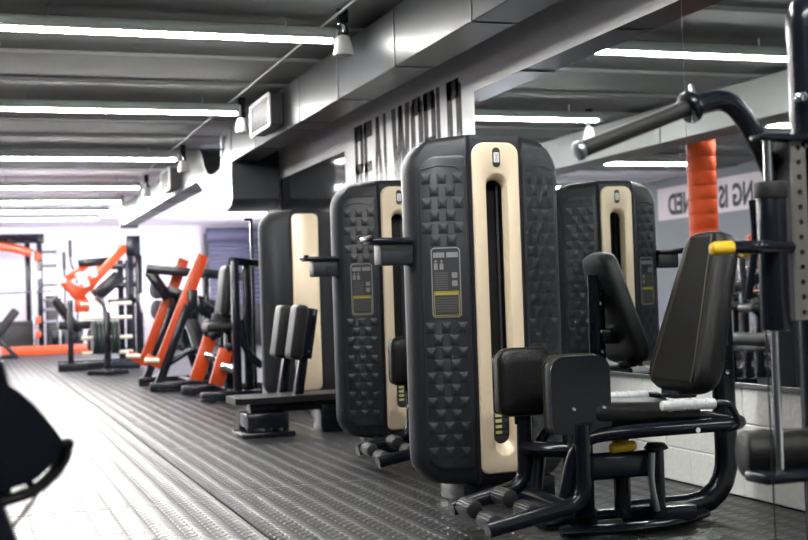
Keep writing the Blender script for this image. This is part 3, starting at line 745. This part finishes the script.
bm = BM(); beam(bm, PY(78, 264, 18.6), PY(108, 261, 18.6), .10, .12, .01); beam(bm, PY(77, 256, 18.5)+V((.1, 0, -.1)), PY(74, 264, 18.5)+V((.1, 0, 0)), .08, .08, .01); fp('upper_beam', bm, 'frame')
bm = BM(); disc(bm, PY(140, 303, 18.2), (1, -.3, 0), .15, .06, .01); fp('storage_disc', bm, 'plategrey')
bm = BM(); box(bm, PY(82, 325, 18.9), (.7, .6, .12), .04, 3); fp('seat', bm, 'leather')
bm = BM(); rot = Matrix.Rotation(math.radians(-35), 3, 'Y'); box(bm, PY(66, 315, 18.9), (.12, .6, .6), .04, 3, rot); fp('back_pad', bm, 'leather')
bm = BM(); beam(bm, PY(88, 340, 18.9), PY(118, 340, 18.9), .4, .3, .02); fp('under_frame', bm, 'frame')

# ------------------------------------------------------------------ far wall corner: kerb, rack, bench, cabinet, bars, shutter
bm = BM(); bx(bm, -3.0, 2.35, 26.3, 26.55, 0, .17, .01); tag(obj('platform_kerb', bm, 'orange'), 'long low orange kerb on the floor before the far wall', 'kerb')
OG = V((.9, 27.6, 0)); G = thing('power_rack', OG, 'black power rack with orange arch against the far wall', 'rack')
def gp(nm, bm, m, par=None, smooth=38): return obj(nm, bm, m, par or G, smooth, off=OG)
for x_ in (39, 27, -58, -46):
    Y = 27.3 if x_ in (39, -58) else 28.1
    p = PY(x_, 238, Y); bm = BM(); beam(bm, p, V((p.x, Y, 0)), .11, .11, .01); ps = gp('post', bm, 'frame')
    if x_ == 39:
        for yy in (252, 266, 285, 300, 310, 322):
            c = PY(42, yy, Y); bm = BM(); cyl(bm, c, c+V((.30, -.02, 0)), .03, n=8); gp('storage_pin', bm, 'steel', ps)
        for yy in (257, 275, 320, 334):
            c = PY(37, yy, Y-.08); bm = BM(); box(bm, c, (.16, .06, .16), .01); gp('hook', bm, 'orange' if yy != 275 else 'trimwhite', ps)
bm = BM(); beam(bm, PY(-62, 240, 27.3), PY(44, 238.5, 27.3), .12, .20, .01); gp('top_beam', bm, 'frame')
bm = BM(); tube(bm, [PY(-58, 256, 27.25), PY(-30, 248, 27.25), PY(-8, 245, 27.25), PY(16, 248, 27.25), PY(38, 256, 27.25)], .05, n=8, r2=.09, up=V((0, 0, 1)), rad=.4); gp('arch', bm, 'orange')
for x_ in (-6, 10, 24):
    bm = BM(); cyl(bm, PY(x_, 236, 27.1), PY(x_+14, 240, 27.2), .05, n=8); gp('pull_up_grip', bm, 'frame')
bm = BM(); c = PY(32, 252, 27.05); cyl(bm, c, V((c.x, c.y, .1)), .025, n=8); gp('guide_rod', bm, 'chrome')
bm = BM(); cyl(bm, PY(-60, 296, 27.1), PY(52, 291, 27.1), .018, n=8); gp('bar', bm, 'chrome')
b0 = PZ(12, 357); OB = V((b0.x-.2, 24.6, 0))
bn = thing('workout_bench', OB, 'small black incline bench before the orange kerb', 'bench')
bm = BM(); box(bm, (.05, 0, .62), (.16, .3, .75), .04, 3, Matrix.Rotation(math.radians(38), 3, 'Y')); obj('back_pad', bm, 'leather', bn, 60)
bm = BM(); box(bm, (-.35, 0, .42), (.5, .3, .10), .04, 3); obj('seat', bm, 'leather', bn, 60)
bm = BM(); beam(bm, (-.55, 0, .04), (.28, 0, .04), .08, .08, .01); beam(bm, (.25, 0, .04), (-.1, 0, .4), .08, .08, .01); beam(bm, (-.45, 0, .04), (-.4, 0, .4), .07, .07, .01); beam(bm, (.25, -.25, .03), (.25, .25, .03), .08, .06, .01); obj('frame', bm, 'frame', bn)
c0, c1 = PY(46, 296, 27.8), PY(61, 296, 27.8)
cb = thing('locker', ((c0.x+c1.x)/2, 27.95, 0), 'narrow black locker beside the power rack', 'cabinet')
wd_ = c1.x-c0.x
bm = BM(); bx(bm, -wd_/2, wd_/2, -.2, .2, 0, c0.z, .01); obj('body', bm, 'rubber', cb)
bm = BM(); bx(bm, -wd_/2+.02, wd_/2-.02, -.215, -.2, .08, c0.z-.05, .005); dr = obj('door', bm, 'label_text', cb)
bm = BM(); bx(bm, wd_/2-.08, wd_/2-.05, -.235, -.215, .55, .75, .004); obj('handle', bm, 'steel', dr)
c0, c1 = PY(-2, 322, 28.2), PY(28, 322, 28.2)
sb = thing('storage_box', ((c0.x+c1.x)/2, 27.72, 0), 'long low black storage box under the power rack', 'box')
bm = BM(); bx(bm, -.9, .45, -.2, .2, 0, .62, .02); obj('body', bm, 'rubber', sb)
bm = BM(); bx(bm, -.92, .47, -.22, .22, .62, .68, .015); obj('lid', bm, 'label_text', sb)
bs = PY(62, 340, 27.6)
hl = thing('bar_holder', (bs.x+.12, 27.45, 0), 'black upright bar holder near the locker', 'rack')
bm = BM(); bx(bm, -.35, .35, -.18, .18, 0, .12, .02); obj('base', bm, 'frame', hl)
bm = BM(); bx(bm, -.33, .33, .10, .14, .12, .45, .01); obj('back_plate', bm, 'frame', hl)
for x_, top, mt, lab in ((57.5, 243, 'steel', 'straight grey barbell standing upright in the bar holder'), (64, 252, 'plategrey', 'shorter dark barbell standing upright in the bar holder'), (70, 240, 'frame', 'black barbell with a bent tip standing in the bar holder')):
    p = PY(x_, top, 27.5)
    t = thing('barbell', (p.x, 27.5, .13), lab, 'barbell', 'bars in the holder')
    pts = [(0, 0, 0), (0, 0, p.z-.13)]
    if x_ == 70: pts = [(.12, 0, 0), (.12, 0, p.z-.9), (0, 0, p.z-.65), (0, 0, p.z-.13)]
    bm = BM(); tube(bm, pts, .022, n=8, rad=.12 if x_ == 70 else 0); obj('shaft', bm, mt, t)
    bm = BM(); cyl(bm, (0, 0, p.z-.5), (0, 0, p.z-.13), .038, n=10); obj('sleeve', bm, mt, t)
# roller shutter on the far wall
s0, s1 = PY(209, 229, 28.3), PY(252, 300, 28.3)
sh = thing('roller_shutter', ((s0.x+s1.x)/2, 28.5, 0), 'dark violet roller shutter with rounded box on the far wall', 'shutter')
hw = (s1.x-s0.x)/2
bm = BM(); cyl(bm, (-hw-.05, -.1, s0.z-.14), (hw+.3, -.1, s0.z-.14), .17, n=18, bev=.01); obj('shutter_box', bm, 'shutter', sh)
for k in range(22):
    bm = BM(); bx(bm, -hw, hw+.25, -.05, -.02, .04+k*.105, .04+k*.105+.098, .01, 1); obj('slat', bm, 'shutter', sh)
for x_ in (-hw-.04, hw+.29):
    bm = BM(); bx(bm, x_-.05, x_+.05, -.09, -.005, 0, s0.z-.1, .006); obj('guide_rail', bm, 'plategrey', sh)
bm = BM(); bx(bm, 4.0, 6.2, 27.0, 27.6, 0, .9, .02); ct = tag(obj('gym_counter', bm, 'rubber'), 'low dark counter in the far bay', 'counter')

# ------------------------------------------------------------------ multi hip station at the right edge
OR = V((2.08, 2.75, 0)); Yr = 2.75
Rm = thing('multi_hip_station', OR, 'black standing hip station with chrome rod, roller pad and curved overhead arm', 'gym machine')
def rp_(nm, bm, m, par=None, smooth=38): return obj(nm, bm, m, par or Rm, smooth, off=OR)
ux = PY(803, 100, Yr).x+.02
bm = BM(); tube(bm, [(ux, Yr, .03), (ux, Yr, 1.55)], .052, n=20, r2=.052); up_ = rp_('upright', bm, 'frame')
bm = BM(); loft(bm, [[V((ux+r_*math.cos(2*PI*k/20), Yr+r_*math.sin(2*PI*k/20), z_)) for k in range(20)] for r_, z_ in ((.0525, 1.54), (.0535, 1.585), (.052, 1.605), (.047, 1.625), (.038, 1.640), (.026, 1.650), (.012, 1.655))]); rp_('post_cap', bm, 'frame', up_)
for yy in (97, 145):
    bm = BM(); c = PY(802, yy, Yr-.06); cyl(bm, c+V((0, .02, 0)), c+V((0, -.01, 0)), .013, n=12, bev=.003); rp_('bolt', bm, 'chrome', up_)
# perforated strip: two flanges with hole bridges
hx = PY(801, 220, Yr-.07).x
bm = BM()
z_lo, z_hi = PY(801, 320, Yr-.07).z, PY(801, 140, Yr-.07).z
n_h = 12; ph = (z_hi-z_lo)/n_h
for k in range(n_h):
    zc = z_lo+(k+.5)*ph; hn = 16
    sq = []
    for q in range(hn):
        a = 2*PI*q/hn; cx_, cz_ = math.cos(a), math.sin(a); m_ = max(abs(cx_), abs(cz_)); sq.append((cx_/m_*.022, cz_/m_*ph/2))
    rnd_ = [(0.0075*math.cos(2*PI*q/hn), .0075*math.sin(2*PI*q/hn)) for q in range(hn)]
    loft(bm, [[V((hx+a, Yr-.062, zc+b)) for a, b in rnd_], [V((hx+a, Yr-.070, zc+b)) for a, b in rnd_], [V((hx+a, Yr-.070, zc+b)) for a, b in sq], [V((hx+a, Yr-.062, zc+b)) for a, b in sq]], cap=False)
rp_('hole_strip', bm, 'stripgrey', up_, 20)
bm = BM(); bx(bm, hx-.021, hx+.021, Yr-.062, Yr-.0, z_lo, z_hi); rp_('strip_backing', bm, 'rubber', up_)
# overhead curved arm
arm = [PY(581, 150, Yr), PY(690, 107, Yr), PY(728, 97, Yr), PY(752, 128, Yr), PY(772, 175, Yr+.02), (ux, Yr, PY(795, 225, Yr).z)]
bm = BM(); tube(bm, arm[1:], .027, n=18, rad=.09); cu_ = rp_('curved_arm', bm, 'frame')
bm = BM(); tube(bm, [arm[0], arm[1]], .0205, n=16); rp_('arm_grip', bm, 'rubber', cu_)
d = (arm[0]-arm[1]).normalized()
bm = BM(); cyl(bm, arm[0]-d*.004, arm[0]+d*.014, .025, n=18, bev=.004); rp_('end_ring', bm, 'steel', cu_)
bm = BM(); cyl(bm, arm[1]-d*.012, arm[1]+d*.012, .042, n=20, bev=.005); rp_('collar', bm, 'frame', cu_)
bm = BM(); tube(bm, [arm[1]+V((0, -.02, -.04)), arm[1]+V((-.005, -.03, .02)), arm[1]+V((.005, 0, .055))], .007, n=8, rad=.03); rp_('hook', bm, 'steel', cu_)
# guide rod with sleeve
rt, rb = PY(766, 134, Yr-.06), PY(781, 475, Yr-.06); rt.x = rb.x = (rt.x+rb.x)/2
bm = BM(); cyl(bm, rb, rt, .0115, n=14); rd = rp_('guide_rod', bm, 'chrome')
bm = BM(); cyl(bm, (rt.x+.012, Yr-.05, PY(775, 330, Yr).z), (rt.x+.012, Yr-.05, PY(770, 188, Yr).z), .038, n=20, bev=.004); sl = rp_('sleeve', bm, 'frame')
bm = BM(); cyl(bm, (rt.x+.012, Yr-.05, PY(770, 200, Yr).z), (rt.x+.012, Yr-.05, PY(770, 184, Yr).z), .043, n=20, bev=.004); rp_('sleeve_collar', bm, 'rubber', sl)
z = rt.z-.01; bm = BM(); bx(bm, rt.x-.035, ux+.02, Yr-.09, Yr-.03, z-.008, z+.008, .006); rp_('top_bracket', bm, 'frame')
z = rb.z; bm = BM(); bx(bm, rb.x-.07, ux+.03, Yr-.10, Yr-.0, z-.018, z+.012, .01); rp_('lower_bracket', bm, 'frame')
# yellow tipped handles
zh = PY(770, 247, Yr-.1).z
for (xa, Y, ln) in ((PY(711, 249, Yr-.12).x, Yr-.12, .068), (PY(740, 246, Yr+.1).x, Yr+.1, .06)):
    bm = BM(); tube(bm, [(xa+.06, Y, zh), (xa+.14, Y, zh), (ux, Yr, zh)], .017, n=12, rad=.05); hd = rp_('handle', bm, 'frame')
    bm = BM(); cyl(bm, (xa, Y, zh-.003), (xa+ln, Y, zh), .017, n=16, bev=.010); rp_('handle_tip', bm, 'yellow', hd)
# roller pad
c = PY(765, 456, Yr-.02)
bm = BM(); cyl(bm, (c.x-.03, Yr+.04, c.z), (ux+.0, Yr-.02, c.z), .062, n=28, bev=.012); rl = rp_('roller_pad', bm, 'leather', smooth=60)
bm = BM(); cyl(bm, (c.x+.03, Yr+.02, c.z), (c.x+.037, Yr+.02, c.z), .0635, n=28); rp_('roller_seam', bm, 'piping', rl)
bm = BM(); cyl(bm, (ux-.05, Yr-.05, z), (ux-.05, Yr-.05, PY(790, 300, Yr).z), .012, n=12); rp_('rear_rod', bm, 'frame')
bm = BM(); p = PY(766, 330, Yr-.10); cyl(bm, (p.x+.006, p.y, .02), p, .0025, n=6); rp_('cable', bm, 'rubber')
bm = BM(); beam(bm, (ux-.0, Yr-.1, .04), (ux, Yr+.55, .04), .11, .08, .012); beam(bm, (ux-.28, Yr, .04), (ux+.45, Yr, .04), .11, .08, .012); rp_('base', bm, 'frame')
bm = BM(); tube(bm, [PY(748, 300, Yr+.05), PY(756, 240, Yr+.05), PY(752, 200, Yr+.05)], .010, n=8, rad=.05); rp_('cable_guard', bm, 'frame')

# ------------------------------------------------------------------ cam arm of a machine beside the camera
Yc = 2.25; OX = V((-.2, Yc, 0))
Xm = thing('cam_machine', OX, 'black machine with a large fan shaped cam and cable on its rim', 'gym machine')
def xp(nm, bm, m, par=None, smooth=38): return obj(nm, bm, m, par or Xm, smooth, off=OX)
px = [(-60, 366), (-20, 370), (4, 381), (18, 390), (33, 403), (48, 420), (58, 433), (64, 442), (57, 458), (45, 470), (30, 481), (8, 488), (-30, 494), (-90, 490), (-120, 440), (-100, 390)]
pl = [PY(a, b, Yc) for a, b in px]
bm = BM(); prism(bm, [(p.x, p.z) for p in pl], lambda a, b: V((a, Yc-.025, b)), lambda a, b: V((a, Yc+.025, b))); cm = xp('cam_plate', bm, 'frame', smooth=20)
rim = [PY(a, b, Yc) for a, b in ((68, 444), (64, 460), (54, 474), (38, 488), (18, 497), (-10, 503), (-50, 506), (-90, 498))]
bm = BM(); tube(bm, rim, .011, n=8, r2=.02, up=V((0, 1, 0)), rad=.05); xp('cam_rim', bm, 'rubber', cm)
bm = BM(); p = PY(67, 443, Yc); cyl(bm, p+V((0, -.035, 0)), p+V((0, .035, 0)), .011, n=12, bev=.003); xp('cable_clamp', bm, 'frame', cm)
bm = BM(); tube(bm, [PY(44, 484, Yc), PY(30, 505, Yc), PY(14, 525, Yc), PY(-10, 560, Yc)], .003, n=6); xp('cable', bm, 'rubber', cm)
for a, b in (((28, 480), (34, 491)), ((2, 488), (2, 503)), ((-40, 493), (-40, 507))):
    bm = BM(); beam(bm, PY(*a, Yc), PY(*b, Yc), .03, .014, .002); xp('rim_spoke', bm, 'frame', cm)
bm = BM(); p = PY(8, 500, Yc); q = PY(24, 545, Yc); beam(bm, p+V((-.05, .0, .03)), V((q.x+.10, Yc, .05)), .06, .06, .008); lg = xp('front_leg', bm, 'frame')
bm = BM(); p = PY(-70, 440, Yc); beam(bm, V((p.x, Yc+.06, .05)), V((p.x, Yc+.06, .95)), .08, .08, .01); xp('main_post', bm, 'frame')
bm = BM(); beam(bm, PY(-6, 362, Yc), PY(2, 390, Yc), .04, .03, .006); xp('arm_neck', bm, 'frame')
bm = BM(); p = PY(-4, 356, Yc); cyl(bm, p+V((-.03, -.06, 0)), p+V((-.005, .06, .004)), .016, n=14, bev=.004); xp('arm_grip', bm, 'whitegrip')
bm = BM(); beam(bm, (-.45, Yc+.06, .04), (.16, Yc+.06, .04), .09, .08, .01); beam(bm, (-.2, Yc-.25, .04), (-.2, Yc+.4, .04), .09, .08, .01); xp('base', bm, 'frame')
bm = BM(); cyl(bm, (PY(-70, 440, Yc).x, Yc-.04, PY(-70, 440, Yc).z), (PY(-70, 440, Yc).x, Yc+.08, PY(-70, 440, Yc).z), .03, n=16, bev=.005); xp('cam_axle', bm, 'steel')

# ------------------------------------------------------------------ the other half of the hall (seen in the mirror)
rc = thing('padded_column', (-1.18, 11.2, 0), 'round structural column wrapped in glossy red padding', 'column')
bm = BM(); cyl(bm, (0, 0, 0), (0, 0, ZC), .13, n=24); obj('core', bm, 'plategrey', rc)
zb = .02
while zb < ZC-.05:
    h_ = min(.15, ZC-.02-zb)
    bm = BM(); cyl(bm, (0, 0, zb), (0, 0, zb+h_-.003), .152, n=28, bev=.004); obj('pad_wrap', bm, 'redpad', rc); zb += h_
D2 = copy_tree(D); D2.location = (-1.25, 9.9, 0); D2.rotation_euler.z = .2
D2['label'] = 'black and orange lever machine reflected in the mirror near the red column'
E2 = copy_tree(Em); E2.location = (-2.6, 12.6, 0); E2.rotation_euler.z = 2.2
E2['label'] = 'black seated machine with orange levers standing behind the red column'
E3 = copy_tree(Em); E3.location = (-2.2, 7.6, 0); E3.rotation_euler.z = 1.2
E3['label'] = 'black seated machine with orange levers across the hall from the mirror'
T2 = copy_tree(T); T2.location = (-3.2, 9.6, 0); T2['label'] = 'empty weight plate tree with cream pegs across the hall'
b2 = thing('flat_bench', (-.42, 9.2, 0), 'black flat bench beside the pale duct, reflected in the mirror', 'bench')
bm = BM(); box(bm, (0, 0, .43), (.32, 1.2, .10), .04, 4); obj('pad', bm, 'leather', b2, 60)
for y_ in (-.45, .45):
    bm = BM(); beam(bm, (-.25, y_, .03), (.25, y_, .03), .07, .06, .01); beam(bm, (0, y_, .05), (0, y_, .38), .07, .07, .01); obj('leg', bm, 'frame', b2)
bm = BM(); beam(bm, (0, -.45, .35), (0, .45, .35), .07, .07, .01); obj('rail', bm, 'frame', b2)
# banner on the left wall
yb0, yb1 = 15.1, 18.1
bn_ = thing('wall_banner', (XL+.01, (yb0+yb1)/2, 2.05), 'pinkish grey banner with black lettering on the wall opposite the mirror', 'banner')
bm = BM(); bx(bm, 0, .008, -(yb1-yb0)/2, (yb1-yb0)/2, 0, .53); obj('cloth', bm, 'banner', bn_, 0)
MT = lambda y_: Matrix.Translation((.010, y_, .24)) @ Matrix(((0, 0, 1, 0), (1, 0, 0, 0), (0, 1, 0, 0), (0, 0, 0, 1)))
text_obj('lettering', 'NG IS EARNED', 'ink', bn_, 2.35, .36, MT(-.0), off=.035, th=.002)
